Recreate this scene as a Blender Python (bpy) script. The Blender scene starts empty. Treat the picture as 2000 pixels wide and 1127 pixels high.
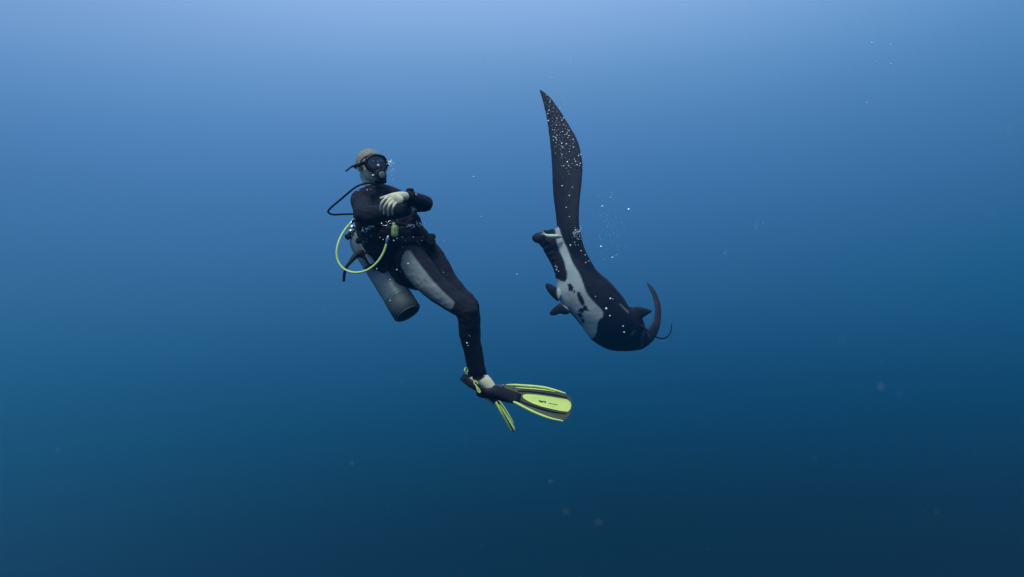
import bpy, bmesh, math, random
import numpy as np
from mathutils import Vector, Matrix, noise

random.seed(7)
SC = bpy.context.scene
COL = SC.collection

# ------------------------------------------------------------------ camera
HFOV = math.radians(70.0)
K = math.tan(HFOV / 2) / 1000.0          # metres per photo pixel at 1 m


def P(px, py, Y):
    """a point Y metres in front of the camera, seen at photo pixel px, py"""
    return Vector(((px - 1000) * K * Y, Y, -(py - 563.5) * K * Y))


cam_d = bpy.data.cameras.new('camera')
cam_d.sensor_width = 36
cam_d.lens = 18 / math.tan(HFOV / 2)
cam_d.clip_start = 0.05
cam_d.clip_end = 300
cam_d.dof.use_dof = True
cam_d.dof.focus_distance = 5.6
cam_d.dof.aperture_fstop = 3.2
cam = bpy.data.objects.new('camera', cam_d)
cam.rotation_euler = (math.radians(90), 0, 0)
COL.objects.link(cam)
SC.camera = cam

# ------------------------------------------------------------------ light scattered by the open water (bright towards the surface)
# sampled water colours (sRGB) by direction
TABLE = [
    (0, 10, 119, 161, 213), (910, 10, 140, 179, 230), (1990, 10, 90, 142, 195),
    (0, 138, 96, 144, 198), (500, 138, 109, 154, 208), (950, 138, 107, 154, 206), (1500, 138, 90, 141, 196), (1990, 138, 73, 126, 177),
    (0, 308, 74, 125, 178), (950, 308, 75, 127, 182), (1990, 308, 56, 109, 159),
    (0, 560, 51, 106, 153), (500, 560, 52, 107, 154), (990, 560, 45, 98, 146), (1500, 560, 33, 95, 139), (1990, 560, 28, 88, 131),
    (0, 858, 27, 83, 120), (500, 858, 23, 75, 113), (950, 858, 16, 65, 99), (1500, 858, 13, 60, 95), (1990, 858, 15, 60, 93),
    (0, 1110, 24, 66, 98), (990, 1110, 13, 48, 72), (1990, 1110, 16, 47, 72)]
HAZE_ADD = np.array([0.0023, 0.0175, 0.047])
HAZE_TR = 0.81


def lin(c):
    c = np.asarray(c, float) / 255.0
    return np.where(c < 0.04045, c / 12.92, ((c + 0.055) / 1.055) ** 2.4)


BELOW = [(-1.0, (0.0010, 0.0050, 0.013)), (-0.62, (0.0016, 0.0090, 0.024))]      # towards the deep
ABOVE = [(0.62, (0.55, 0.80, 1.15)), (1.0, (0.95, 1.25, 1.60))]                   # towards the surface


def pchip(xs, ys, x):
    xs, ys = np.array(xs), np.array(ys)
    h, d = np.diff(xs), np.diff(ys) / np.diff(xs)
    m = np.zeros(len(xs))
    for i in range(1, len(xs) - 1):
        if d[i - 1] * d[i] > 0:
            w1, w2 = 2 * h[i] + h[i - 1], h[i] + 2 * h[i - 1]
            m[i] = (w1 + w2) / (w1 / d[i - 1] + w2 / d[i])
    m[0], m[-1] = d[0], d[-1]
    i = int(np.clip(np.searchsorted(xs, x) - 1, 0, len(xs) - 2))
    t = (x - xs[i]) / h[i]
    return ((2 * t ** 3 - 3 * t ** 2 + 1) * ys[i] + (t ** 3 - 2 * t ** 2 + t) * h[i] * m[i]
            + (-2 * t ** 3 + 3 * t ** 2) * ys[i + 1] + (t ** 3 - t ** 2) * h[i] * m[i + 1])


def column(sel):
    """radiance along one vertical, from straight down to straight up, 31 steps"""
    pts_ = []
    for r_ in TABLE:
        if sel(r_[0]):
            L_ = np.maximum((lin(r_[2:]) - HAZE_ADD) / HAZE_TR, 0.0005)
            pts_.append((P(r_[0], r_[1], 1.0).normalized().z, L_))
    pts_ = sorted(pts_ + [(z, np.array(c)) for z, c in BELOW + ABOVE], key=lambda q: q[0])
    zs = [q[0] for q in pts_]
    out = []
    for z in STOPS:
        out.append([math.exp(pchip(zs, [math.log(q[1][c]) for q in pts_], z)) for c in range(3)])
    return out


STOPS = sorted([-1, -0.8, -0.62, -0.5] + [round(-0.40 + 0.8 * i / 21, 4) for i in range(22)] + [0.5, 0.62, 0.8, 1.0])
COLS = [column(lambda x: x == 0), column(lambda x: 900 < x < 1000), column(lambda x: x > 1900)]

world = bpy.data.worlds.new('World')
SC.world = world
world.use_nodes = True
nt = world.node_tree
nt.nodes.clear()
N = nt.nodes.new


def M2(op, a, b=None):
    n = N('ShaderNodeMath')
    n.operation = op
    for i, v in enumerate((a, b)):
        if v is None:
            continue
        if isinstance(v, (int, float)):
            n.inputs[i].default_value = float(v)
        else:
            nt.links.new(v, n.inputs[i])
    return n.outputs[0]


tc = N('ShaderNodeTexCoord')
sx = N('ShaderNodeSeparateXYZ')
nt.links.new(tc.outputs['Generated'], sx.inputs[0])
X_, Z_ = sx.outputs[0], sx.outputs[2]
# slow unevenness of the lit water
wn = N('ShaderNodeTexNoise')
wn.inputs['Scale'].default_value = 2.2
wn.inputs['Detail'].default_value = 3
nt.links.new(tc.outputs['Generated'], wn.inputs['Vector'])
wob = M2('ADD', 1.0, M2('MULTIPLY', M2('SUBTRACT', wn.outputs[0], 0.5), 0.08))
zf = M2('ADD', M2('MULTIPLY', Z_, 0.5), 0.5)
ramps = []
for col_ in COLS:
    cr = N('ShaderNodeValToRGB')
    e = cr.color_ramp.elements
    while len(e) > 1:
        e.remove(e[-1])
    for i, (z, c) in enumerate(zip(STOPS, col_)):
        el = e[0] if i == 0 else e.new((z + 1) / 2)
        el.position = (z + 1) / 2
        el.color = (*[v * 0.5 for v in c], 1)
    cr.color_ramp.interpolation = 'LINEAR'
    nt.links.new(zf, cr.inputs[0])
    ramps.append(cr.outputs[0])
xt = M2('MINIMUM', M2('MAXIMUM', M2('DIVIDE', X_, 0.56), -1.1), 1.1)
x2 = M2('MULTIPLY', xt, xt)
wl = M2('MULTIPLY', M2('SUBTRACT', x2, xt), 0.5)
wr = M2('MULTIPLY', M2('ADD', x2, xt), 0.5)
wc_ = M2('SUBTRACT', 1.0, x2)


def V2(op, a, b):
    n = N('ShaderNodeVectorMath')
    n.operation = op
    nt.links.new(a, n.inputs[0])
    nt.links.new(b, n.inputs[3] if op == 'SCALE' else n.inputs[1])
    return n.outputs[0]


tot = V2('ADD', V2('ADD', V2('SCALE', ramps[0], wl), V2('SCALE', ramps[1], wc_)), V2('SCALE', ramps[2], wr))
tot = V2('SCALE', tot, M2('MULTIPLY', wob, 2.0))
comb = V2('MAXIMUM', tot, N('ShaderNodeCombineXYZ').outputs[0])
bg = N('ShaderNodeBackground')
nt.links.new(comb, bg.inputs[0])
bg.inputs[1].default_value = 1.0
wo = N('ShaderNodeOutputWorld')
nt.links.new(bg.outputs[0], wo.inputs[0])

# daylight from the surface, spread by the water
sun_d = bpy.data.lights.new('sun', 'SUN')
sun_d.energy = 2.9
sun_d.angle = math.radians(14)
sun_d.color = (0.88, 1.0, 0.86)
sun = bpy.data.objects.new('sun', sun_d)
sun.rotation_euler = Vector((-0.16, -0.50, 0.85)).to_track_quat('Z', 'Y').to_euler()
COL.objects.link(sun)

SC.view_settings.view_transform = 'Standard'
SC.view_settings.look = 'None'
SC.view_settings.exposure = 0
SC.view_settings.gamma = 1
SC.view_settings.use_curve_mapping = False
SC.cycles.volume_bounces = 1
SC.cycles.max_bounces = 8


# ------------------------------------------------------------------ materials
def mat(name, col, rough=0.6, metal=0.0, spec=0.5, bump=0.0, bscale=60.0, var=0.0, vscale=8.0, col2=None,
        trans=0.0, attr=None, attr_col=None, attr2=None, attr2_col=None, coat=0.0, ior=1.45):
    m = bpy.data.materials.new(name)
    m.use_nodes = True
    t = m.node_tree
    b = t.nodes['Principled BSDF']
    b.inputs['Roughness'].default_value = rough
    b.inputs['Metallic'].default_value = metal
    b.inputs['Specular IOR Level'].default_value = spec
    b.inputs['Transmission Weight'].default_value = trans
    b.inputs['Coat Weight'].default_value = coat
    b.inputs['IOR'].default_value = ior
    co = t.nodes.new('ShaderNodeTexCoord')
    n1 = t.nodes.new('ShaderNodeTexNoise')
    n1.inputs['Scale'].default_value = vscale
    n1.inputs['Detail'].default_value = 6
    n1.inputs['Roughness'].default_value = 0.6
    t.links.new(co.outputs['Object'], n1.inputs['Vector'])
    mr = t.nodes.new('ShaderNodeMapRange')
    mr.inputs['From Min'].default_value = 0.3
    mr.inputs['From Max'].default_value = 0.7
    t.links.new(n1.outputs[0], mr.inputs[0])
    mx = t.nodes.new('ShaderNodeMix')
    mx.data_type = 'RGBA'
    c2 = col2 if col2 else tuple(max(0, c * (1 - var)) for c in col)
    mx.inputs[6].default_value = (*col, 1)
    mx.inputs[7].default_value = (*c2, 1)
    t.links.new(mr.outputs[0], mx.inputs[0])
    out = mx.outputs[2]
    for at, ac in ((attr, attr_col), (attr2, attr2_col)):
        if at:
            an = t.nodes.new('ShaderNodeAttribute')
            an.attribute_name = at
            m3 = t.nodes.new('ShaderNodeMix')
            m3.data_type = 'RGBA'
            t.links.new(an.outputs['Fac'], m3.inputs[0])
            t.links.new(out, m3.inputs[6])
            # the second colour gets the same slight unevenness
            m4 = t.nodes.new('ShaderNodeMix')
            m4.data_type = 'RGBA'
            m4.inputs[6].default_value = (*ac, 1)
            m4.inputs[7].default_value = (*[c * 0.8 for c in ac], 1)
            t.links.new(mr.outputs[0], m4.inputs[0])
            t.links.new(m4.outputs[2], m3.inputs[7])
            out = m3.outputs[2]
    t.links.new(out, b.inputs['Base Color'])
    if bump > 0:
        n2 = t.nodes.new('ShaderNodeTexNoise')
        n2.inputs['Scale'].default_value = bscale
        n2.inputs['Detail'].default_value = 5
        t.links.new(co.outputs['Object'], n2.inputs['Vector'])
        bp = t.nodes.new('ShaderNodeBump')
        bp.inputs['Strength'].default_value = bump
        bp.inputs['Distance'].default_value = 0.01
        t.links.new(n2.outputs[0], bp.inputs['Height'])
        t.links.new(bp.outputs[0], b.inputs['Normal'])
    return m


NEO = mat('neoprene', (0.009, 0.009, 0.018), 0.8, spec=0.22, bump=0.35, bscale=35, var=0.4, vscale=14,
          attr='panel', attr_col=(0.20, 0.215, 0.225))
SKIN = mat('skin', (0.60, 0.54, 0.385), 0.55, bump=0.15, bscale=120, var=0.12, vscale=25)
HAIR = mat('hair', (0.26, 0.235, 0.19), 0.85, bump=0.35, bscale=220, var=0.3, vscale=30)
NYLON = mat('black_nylon', (0.008, 0.007, 0.013), 0.8, spec=0.25, bump=0.5, bscale=90, var=0.5, vscale=30)
RUB = mat('black_rubber', (0.0055, 0.005, 0.009), 0.55, spec=0.22, bump=0.1, bscale=80, var=0.3)
RUBB = mat('ribbed_rubber', (0.040, 0.046, 0.030), 0.5, spec=0.4, bump=0.1, bscale=80, var=0.3)
STEEL = mat('steel', (0.62, 0.65, 0.68), 0.25, metal=1.0, bump=0.05, var=0.2)
TANKM = mat('tank_paint', (0.155, 0.19, 0.20), 0.42, metal=0.15, spec=0.5, bump=0.08, bscale=25, var=0.30, vscale=9)
BOOT = mat('tank_boot', (0.05, 0.062, 0.068), 0.6, spec=0.4, bump=0.1, bscale=60, var=0.3)
PALEL = mat('pale_label', (0.36, 0.36, 0.42), 0.6, var=0.2, vscale=40)
YEL = mat('yellow_plastic', (0.62, 0.72, 0.17), 0.45, spec=0.5, bump=0.05, var=0.12, vscale=12)
YELD = mat('dull_yellow_plastic', (0.42, 0.48, 0.12), 0.5, spec=0.5, var=0.3, vscale=40)
YELH = mat('yellow_hose', (0.55, 0.68, 0.25), 0.4, spec=0.5, var=0.1)
GLASS = mat('mask_glass', (0.05, 0.06, 0.10), 0.08, spec=0.5, trans=0.35, var=0.0, coat=0.4)
MANTA = mat('manta_skin', (0.006, 0.006, 0.012), 0.68, spec=0.16, bump=0.25, bscale=22, var=0.0, vscale=2.2,
            col2=(0.011, 0.009, 0.016), attr='belly', attr_col=(0.39, 0.41, 0.42), attr2='brown', attr2_col=(0.026, 0.017, 0.027))
REMD = mat('remora_dark', (0.020, 0.016, 0.026), 0.55, var=0.4, vscale=20)
REMP = mat('remora_pale', (0.20, 0.25, 0.21), 0.5, var=0.4, vscale=20, attr='stripe', attr_col=(0.50, 0.55, 0.50))
BUB = mat('air_bubble', (0.90, 0.93, 0.95), 0.15, metal=0.25, spec=0.8)
BUBS = mat('faint_bubble', (0.62, 0.72, 0.80), 0.2, metal=0.2, spec=0.8)
SNOW = mat('drifting_particle', (0.30, 0.34, 0.34), 0.8)


# ------------------------------------------------------------------ mesh tools: every builder returns (verts, faces)
def join(parts):
    V, F = [], []
    for v, f in parts:
        o = len(V)
        V += [tuple(p) for p in v]
        F += [tuple(i + o for i in q) for q in f]
    return V, F


def rings(rs):
    """closed loft through rings of equal length, fan caps"""
    n = len(rs[0])
    V = [tuple(p) for r in rs for p in r]
    F = []
    for i in range(len(rs) - 1):
        for j in range(n):
            k = (j + 1) % n
            F.append((i * n + j, i * n + k, (i + 1) * n + k, (i + 1) * n + j))
    for ring_i, flip in ((0, True), (len(rs) - 1, False)):
        c = Vector((0, 0, 0))
        for p in rs[ring_i]:
            c += Vector(p)
        c /= n
        ci = len(V)
        V.append(tuple(c))
        for j in range(n):
            k = (j + 1) % n
            a, b = ring_i * n + j, ring_i * n + k
            F.append((b, a, ci) if flip else (a, b, ci))
    return V, F


def cat(pts, n):
    """Catmull-Rom resampling of a list of equal-length sequences"""
    a = [np.array(p, float) for p in pts]
    a = [2 * a[0] - a[1]] + a + [2 * a[-1] - a[-2]]
    out = []
    for i in range(1, len(a) - 2):
        for s in range(n):
            t = s / n
            p0, p1, p2, p3 = a[i - 1], a[i], a[i + 1], a[i + 2]
            out.append(0.5 * ((2 * p1) + (-p0 + p2) * t + (2 * p0 - 5 * p1 + 4 * p2 - p3) * t * t + (-p0 + 3 * p1 - 3 * p2 + p3) * t ** 3))
    out.append(a[-2])
    return out


def tube(pts, rad, seg=14, sub=5, flat=None, ff=1.0, round_ends=True):
    """tube through pts; rad number or list; flat = direction squeezed by ff"""
    if not isinstance(rad, (list, tuple)):
        rad = [rad] * len(pts)
    q = cat([(*p, r) for p, r in zip(pts, rad)], sub) if sub > 1 else [np.array((*p, r)) for p, r in zip(pts, rad)]
    c = [Vector(x[:3]) for x in q]
    r = [max(1e-4, x[3]) for x in q]
    if round_ends:
        t0 = (c[0] - c[1]).normalized()
        t1 = (c[-1] - c[-2]).normalized()
        pre, post = [], []
        for a in (75, 50, 25):
            a = math.radians(a)
            pre.append((c[0] + t0 * r[0] * math.sin(a), r[0] * math.cos(a)))
            post.append((c[-1] + t1 * r[-1] * math.sin(a), r[-1] * math.cos(a)))
        post = post[::-1]
        c = [x[0] for x in pre] + c + [x[0] for x in post]
        r = [x[1] for x in pre] + r + [x[1] for x in post]
    rs = []
    up = None
    for i in range(len(c)):
        t = (c[min(i + 1, len(c) - 1)] - c[max(i - 1, 0)]).normalized()
        if up is None:
            h = Vector((0, 1, 0)) if abs(t.y) < 0.8 else Vector((1, 0, 0))
            up = (h - t * h.dot(t)).normalized()
        else:
            up = (up - t * up.dot(t)).normalized()
        sd = t.cross(up)
        ring = []
        for j in range(seg):
            a = 2 * math.pi * j / seg
            v = (up * math.cos(a) + sd * math.sin(a)) * r[i]
            if flat is not None:
                v = v - flat * v.dot(flat) * (1 - ff)
            ring.append(c[i] + v)
        rs.append(ring)
    return rings(rs)


def ell(c, a, b, d, nu=20, nv=12):
    """ellipsoid with half-axis vectors a, b, d"""
    V, F = [], []
    c, a, b, d = Vector(c), Vector(a), Vector(b), Vector(d)
    for i in range(1, nv):
        th = math.pi * i / nv
        for j in range(nu):
            ph = 2 * math.pi * j / nu
            V.append(tuple(c + a * math.sin(th) * math.cos(ph) + b * math.sin(th) * math.sin(ph) + d * math.cos(th)))
    top, bot = len(V), len(V) + 1
    V += [tuple(c + d), tuple(c - d)]
    for i in range(nv - 2):
        for j in range(nu):
            k = (j + 1) % nu
            F.append((i * nu + j, (i + 1) * nu + j, (i + 1) * nu + k, i * nu + k))
    for j in range(nu):
        k = (j + 1) % nu
        F.append((top, j, k))
        F.append((bot, (nv - 2) * nu + k, (nv - 2) * nu + j))
    return V, F


def ribbon(pts, hw, th, up, sub=6):
    """flat band: half width hw along up, half thickness th"""
    q = cat([(*p, w) for p, w in zip(pts, hw)], sub)
    rs = []
    for i, x in enumerate(q):
        c = Vector(x[:3])
        t = (Vector(q[min(i + 1, len(q) - 1)][:3]) - Vector(q[max(i - 1, 0)][:3])).normalized()
        u = (up - t * up.dot(t)).normalized()
        n = t.cross(u)
        w = x[3]
        rs.append([c + u * w * a + n * th * b for a, b in ((-1, -.5), (-.9, -1), (0, -1.15), (.9, -1), (1, -.5), (1, .5), (.9, 1), (0, 1.15), (-.9, 1), (-1, .5))])
    return rings(rs)


def sph(c, r, nu=14, nv=9):
    return ell(c, (r, 0, 0), (0, r, 0), (0, 0, r), nu, nv)


def torus(c, n, R, r, seg=20, s2=8, sx=1.0, up=None):
    n = Vector(n).normalized()
    h = Vector(up) if up is not None else (Vector((0, 0, 1)) if abs(n.z) < 0.9 else Vector((1, 0, 0)))
    u = (h - n * h.dot(n)).normalized()
    w = n.cross(u)
    c = Vector(c)
    V, F = [], []
    for i in range(seg):
        a = 2 * math.pi * i / seg
        d = u * math.cos(a) * sx + w * math.sin(a)
        for j in range(s2):
            b = 2 * math.pi * j / s2
            V.append(tuple(c + d * R + (d.normalized() * math.cos(b) + n * math.sin(b)) * r))
    for i in range(seg):
        for j in range(s2):
            a, b = (i + 1) % seg, (j + 1) % s2
            F.append((i * s2 + j, a * s2 + j, a * s2 + b, i * s2 + b))
    return V, F


def lathe(c, axis, prof, seg=40):
    """prof: (distance along axis, radius)"""
    axis = Vector(axis).normalized()
    h = Vector((0, 1, 0)) if abs(axis.y) < 0.8 else Vector((1, 0, 0))
    u = (h - axis * h.dot(axis)).normalized()
    w = axis.cross(u)
    c = Vector(c)
    rs = []
    for d, r in prof:
        rs.append([c + axis * d + (u * math.cos(2 * math.pi * j / seg) + w * math.sin(2 * math.pi * j / seg)) * max(r, 1e-4) for j in range(seg)])
    return rings(rs)


def rbox(c, a, b, d, p=4.0, nu=32, nv=20):
    """rounded box (superellipsoid) with half-axis vectors"""
    c, a, b, d = Vector(c), Vector(a), Vector(b), Vector(d)

    def sg(x, e):
        return math.copysign(abs(x) ** e, x)
    e = 2.0 / p
    V, F = [], []
    for i in range(1, nv):
        th = -math.pi / 2 + math.pi * i / nv
        for j in range(nu):
            ph = 2 * math.pi * j / nu
            V.append(tuple(c + a * sg(math.cos(th), e) * sg(math.cos(ph), e) + b * sg(math.cos(th), e) * sg(math.sin(ph), e) + d * sg(math.sin(th), e)))
    bot, top = len(V), len(V) + 1
    V += [tuple(c - d), tuple(c + d)]
    for i in range(nv - 2):
        for j in range(nu):
            k = (j + 1) % nu
            F.append((i * nu + j, i * nu + k, (i + 1) * nu + k, (i + 1) * nu + j))
    for j in range(nu):
        k = (j + 1) % nu
        F.append((bot, k, j))
        F.append((top, (nv - 2) * nu + j, (nv - 2) * nu + k))
    return V, F


def to_mesh(name, vf, smooth=True, fix=True):
    me = bpy.data.meshes.new(name)
    me.from_pydata([tuple(v) for v in vf[0]], [], vf[1])
    me.update()
    if fix:
        bm = bmesh.new()
        bm.from_mesh(me)
        bmesh.ops.recalc_face_normals(bm, faces=bm.faces)
        bm.to_mesh(me)
        bm.free()
    if smooth:
        me.polygons.foreach_set('use_smooth', [True] * len(me.polygons))
    return me


def fuse(name, parts, voxel, it=6, fac=0.5):
    """one continuous surface out of overlapping closed shapes"""
    me = to_mesh(name, join(parts))
    ob = bpy.data.objects.new('tmp', me)
    COL.objects.link(ob)
    m = ob.modifiers.new('r', 'REMESH')
    m.mode = 'VOXEL'
    m.voxel_size = voxel
    m.use_smooth_shade = True
    if it:
        s = ob.modifiers.new('s', 'SMOOTH')
        s.factor = fac
        s.iterations = it
    dg = bpy.context.evaluated_depsgraph_get()
    out = bpy.data.meshes.new_from_object(ob.evaluated_get(dg))
    bpy.data.objects.remove(ob)
    out.name = name
    return out


def displace(me, fn):
    n = len(me.vertices)
    co = np.empty(n * 3)
    no = np.empty(n * 3)
    me.vertices.foreach_get('co', co)
    me.vertex_normals.foreach_get('vector', no)
    co = co.reshape(-1, 3)
    no = no.reshape(-1, 3)
    d = np.array([fn(Vector(c), Vector(k)) for c, k in zip(co, no)])
    co += no * d[:, None]
    me.vertices.foreach_set('co', co.ravel())
    me.update()


def attr(me, name, fn):
    """per-vertex colour mask; fn(co, normal) -> 0..1"""
    a = me.attributes.new(name, 'FLOAT', 'POINT')
    vals = [fn(v.co, v.normal) for v in me.vertices]
    a.data.foreach_set('value', vals)


def px_of(v):
    return 1000 + v.x / (K * v.y), 563.5 - v.z / (K * v.y)


def inpoly(x, y, poly):
    c = False
    j = len(poly) - 1
    for i in range(len(poly)):
        xi, yi = poly[i]
        xj, yj = poly[j]
        if (yi > y) != (yj > y) and x < (xj - xi) * (y - yi) / (yj - yi) + xi:
            c = not c
        j = i
    return c


def edge_d(x, y, poly):
    best = 1e9
    for i in range(len(poly)):
        x1, y1 = poly[i - 1]
        x2, y2 = poly[i]
        dx, dy = x2 - x1, y2 - y1
        t = max(0, min(1, ((x - x1) * dx + (y - y1) * dy) / (dx * dx + dy * dy + 1e-9)))
        best = min(best, math.hypot(x - x1 - t * dx, y - y1 - t * dy))
    return best


def soft(x, y, poly, w=1.2):
    s = edge_d(x, y, poly) * (1 if inpoly(x, y, poly) else -1)
    return max(0.0, min(1.0, 0.5 + s / (2 * w)))


# ------------------------------------------------------------------ object tools
def root(name, loc, label, catg, group=None):
    o = bpy.data.objects.new(name, None)
    o.location = loc
    o.empty_display_size = 0.1
    o['label'] = label
    o['category'] = catg
    if group:
        o['group'] = group
    COL.objects.link(o)
    return o


def top(o):
    while o.parent:
        o = o.parent
    return o


def part(name, me, m, parent, label=None):
    """mesh given in world coordinates, hung under parent"""
    if isinstance(me, tuple):
        me = to_mesh(name, me)
    off = Vector(top(parent).location)
    me.transform(Matrix.Translation(-off))
    me.materials.clear()
    me.materials.append(m)
    o = bpy.data.objects.new(name, me)
    o.parent = parent
    if label:
        o['label'] = label
    COL.objects.link(o)
    return o


def single(name, me, m, label, catg, loc, group=None, kind=None):
    if isinstance(me, tuple):
        me = to_mesh(name, me)
    loc = Vector(loc)
    me.transform(Matrix.Translation(-loc))
    me.materials.clear()
    me.materials.append(m)
    o = bpy.data.objects.new(name, me)
    o.location = loc
    o['label'] = label
    o['category'] = catg
    if group:
        o['group'] = group
    if kind:
        o['kind'] = kind
    COL.objects.link(o)
    return o


# ================================================================== THE WATER'S HAZE
hz = to_mesh('haze', rbox((0, 8, 0), (20, 0, 0), (0, 20, 0), (0, 0, 20), p=2.0, nu=96, nv=48))
ho = bpy.data.objects.new('haze', hz)
ho['kind'] = 'stuff'
ho['label'] = 'clear blue sea water fading the far things'
ho['category'] = 'haze'
hm = bpy.data.materials.new('haze')
hm.use_nodes = True
ht = hm.node_tree
ht.nodes.remove(ht.nodes['Principled BSDF'])
pv = ht.nodes.new('ShaderNodeVolumePrincipled')
pv.inputs['Color'].default_value = (0.03, 0.20, 0.42, 1)
pv.inputs['Density'].default_value = 0.0105
pv.inputs['Anisotropy'].default_value = 0.0
ht.links.new(pv.outputs[0], ht.nodes['Material Output'].inputs['Volume'])
hz.materials.append(hm)
COL.objects.link(ho)

# ================================================================== DIVER
U = Vector((-0.52, 0.0, 0.85)).normalized()       # up the spine
S = Vector((0.66, 0.75, 0.0)).normalized()        # to the diver's left
F = Vector((0.60, -0.72, 0.30)).normalized()      # out of the chest
HF = Vector((0.66, -0.74, 0.02)).normalized()     # where the face looks
HS = Vector((0.75, 0.66, 0.0)).normalized()
HU = HS.cross(HF) * -1.0
if HU.z < 0:
    HU = -HU
HC = P(722, 325, 4.97)

NL = dict(hip=P(800, 505, 4.84), th=P(846, 558, 4.78), kn=P(911, 608, 4.72), ca=P(917, 655, 4.78), an=P(937, 733, 4.87))
FL = dict(hip=P(832, 495, 5.02), th=P(870, 552, 4.98), kn=P(915, 600, 4.92), ca=P(920, 655, 5.00), an=P(926, 728, 5.09))
RS, RE, RW = P(705, 391, 4.87), P(713, 421, 4.62), P(792, 411, 4.72)
LS, LE, LW = P(782, 392, 5.10), P(829, 398, 4.90), P(797, 384, 4.66)


def torso(g=0.0):
    return [
        ell(P(747, 413, 4.99), S * (0.165 + g), F * (0.110 + g), U * (0.150 + g)),
        ell(P(774, 450, 4.96), S * (0.140 + g), F * (0.105 + g), U * (0.150 + g)),
        ell(P(806, 488, 4.94), S * (0.155 + g), F * (0.115 + g), U * (0.120 + g)),
        ell(P(790, 505, 4.98), S * (0.12 + g), F * (0.10 + g), U * (0.10 + g)),
        tube([RS, P(740, 382, 4.98), LS], [0.068 + g, 0.080 + g, 0.066 + g]),
    ]


def limbs(g=0.0, feet=False):
    o = []
    o.append(ell(P(808, 540, 4.90), (0.085 + g, 0, -0.03), (0, 0.09 + g, 0), (0.01, 0, 0.085 + g)))
    for L, th in ((NL, 0.0), (FL, 0.0)):
        a = L['hip']
        o.append(tube([a, a.lerp(L['th'], 0.5), L['th'], L['th'].lerp(L['kn'], 0.55), L['kn'], L['ca'], L['ca'].lerp(L['an'], 0.5), L['an']],
                      [0.100 + g, 0.097 + g, 0.084 + g, 0.072 + g, 0.066 + g, 0.063 + g, 0.053 + g, 0.042 + g], seg=20))
        o.append(sph(L['kn'] + Vector((0.012, -0.012, 0.006)), 0.060 + g))
    o.append(tube([RS, RS.lerp(RE, 0.5), RE, RE.lerp(RW, 0.35), RW], [0.068 + g, 0.064 + g, 0.058 + g, 0.055 + g, 0.038 + g]))
    o.append(tube([LS, LS.lerp(LE, 0.5), LE, LE.lerp(LW, 0.35), LW], [0.064 + g, 0.060 + g, 0.053 + g, 0.048 + g, 0.031 + g]))
    return o


def fingers(defs, r=0.0085):
    return [tube(p, [r * 1.12, r * 1.05, r, r * 0.85][:len(p)], seg=10, sub=4) for p in defs]


diver = root('person', P(808, 488, 4.94),
             'diver in black wetsuit with grey thigh panels, arms crossed, floating beside the manta ray', 'person')

# --- the body: one continuous skin from head to toes
bp = torso(-0.012) + limbs(-0.006)
bp += [
    ell(HC + HU * 0.028 - HF * 0.012, HS * 0.076, HF * 0.096, HU * 0.088),      # skull
    ell(HC - HU * 0.040 + HF * 0.030, HS * 0.058, HF * 0.062, HU * 0.070),      # jaw
    ell(HC - HU * 0.088 + HF * 0.062, HS * 0.024, HF * 0.022, HU * 0.020),      # chin
    ell(HC + HU * 0.020 + HF * 0.080, HS * 0.046, HF * 0.018, HU * 0.014),      # brow
    tube([HC + HU * 0.012 + HF * 0.088, HC - HU * 0.018 + HF * 0.112, HC - HU * 0.026 + HF * 0.104], [0.008, 0.013, 0.010], seg=10),   # nose
    ell(HC - HU * 0.054 + HF * 0.088, HS * 0.026, HF * 0.010, HU * 0.007),      # lips
    ell(HC - HU * 0.062 + HF * 0.086, HS * 0.022, HF * 0.010, HU * 0.006),
    tube([HC - HU * 0.05 - HF * 0.03, P(733, 368, 4.99), P(742, 384, 4.99)], [0.055, 0.056, 0.07]),
]
for s in (-1, 1):
    e = HC - HU * 0.010 + HS * s * 0.078 - HF * 0.004
    bp.append(ell(e, HS * 0.009, (HF * 0.6 + HU * 0.1).normalized() * 0.018, HU * 0.031))
    bp.append(ell(e + HS * s * 0.006 - HF * 0.008, HS * 0.008, HF * 0.010, HU * 0.026))
# left hand: back of the hand to the camera, fingers draped over the right forearm
H = lambda x, y, Y=4.55: P(x, y, Y)
bp.append(tube([LW, H(784, 383, 4.60), H(768, 387, 4.545), H(761, 390, 4.54)], [0.027, 0.030, 0.034, 0.030], seg=18, flat=Vector((0.1, -1, 0.1)).normalized(), ff=0.5))
bp.append(ell(H(774, 390, 4.565), Vector((0.05, -0.03, 0.0)), Vector((0.006, 0.018, 0.0)), Vector((-0.006, 0, 0.036))))
bp += fingers([
    [H(763, 383, 4.545), H(753, 388, 4.512), H(745, 397, 4.505), H(743, 410, 4.53)],
    [H(765, 388, 4.535), H(757, 394, 4.500), H(751, 404, 4.500), H(750, 418, 4.53)],
    [H(769, 393, 4.535), H(762, 399, 4.500), H(758, 409, 4.505), H(758, 421, 4.535)],
    [H(774, 396, 4.545), H(769, 402, 4.515), H(766, 410, 4.520), H(766, 419, 4.545)],
])
bp += fingers([[H(782, 381, 4.59), H(768, 380, 4.55), H(757, 383, 4.53), H(744, 387, 4.53)]], 0.0100)
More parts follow.
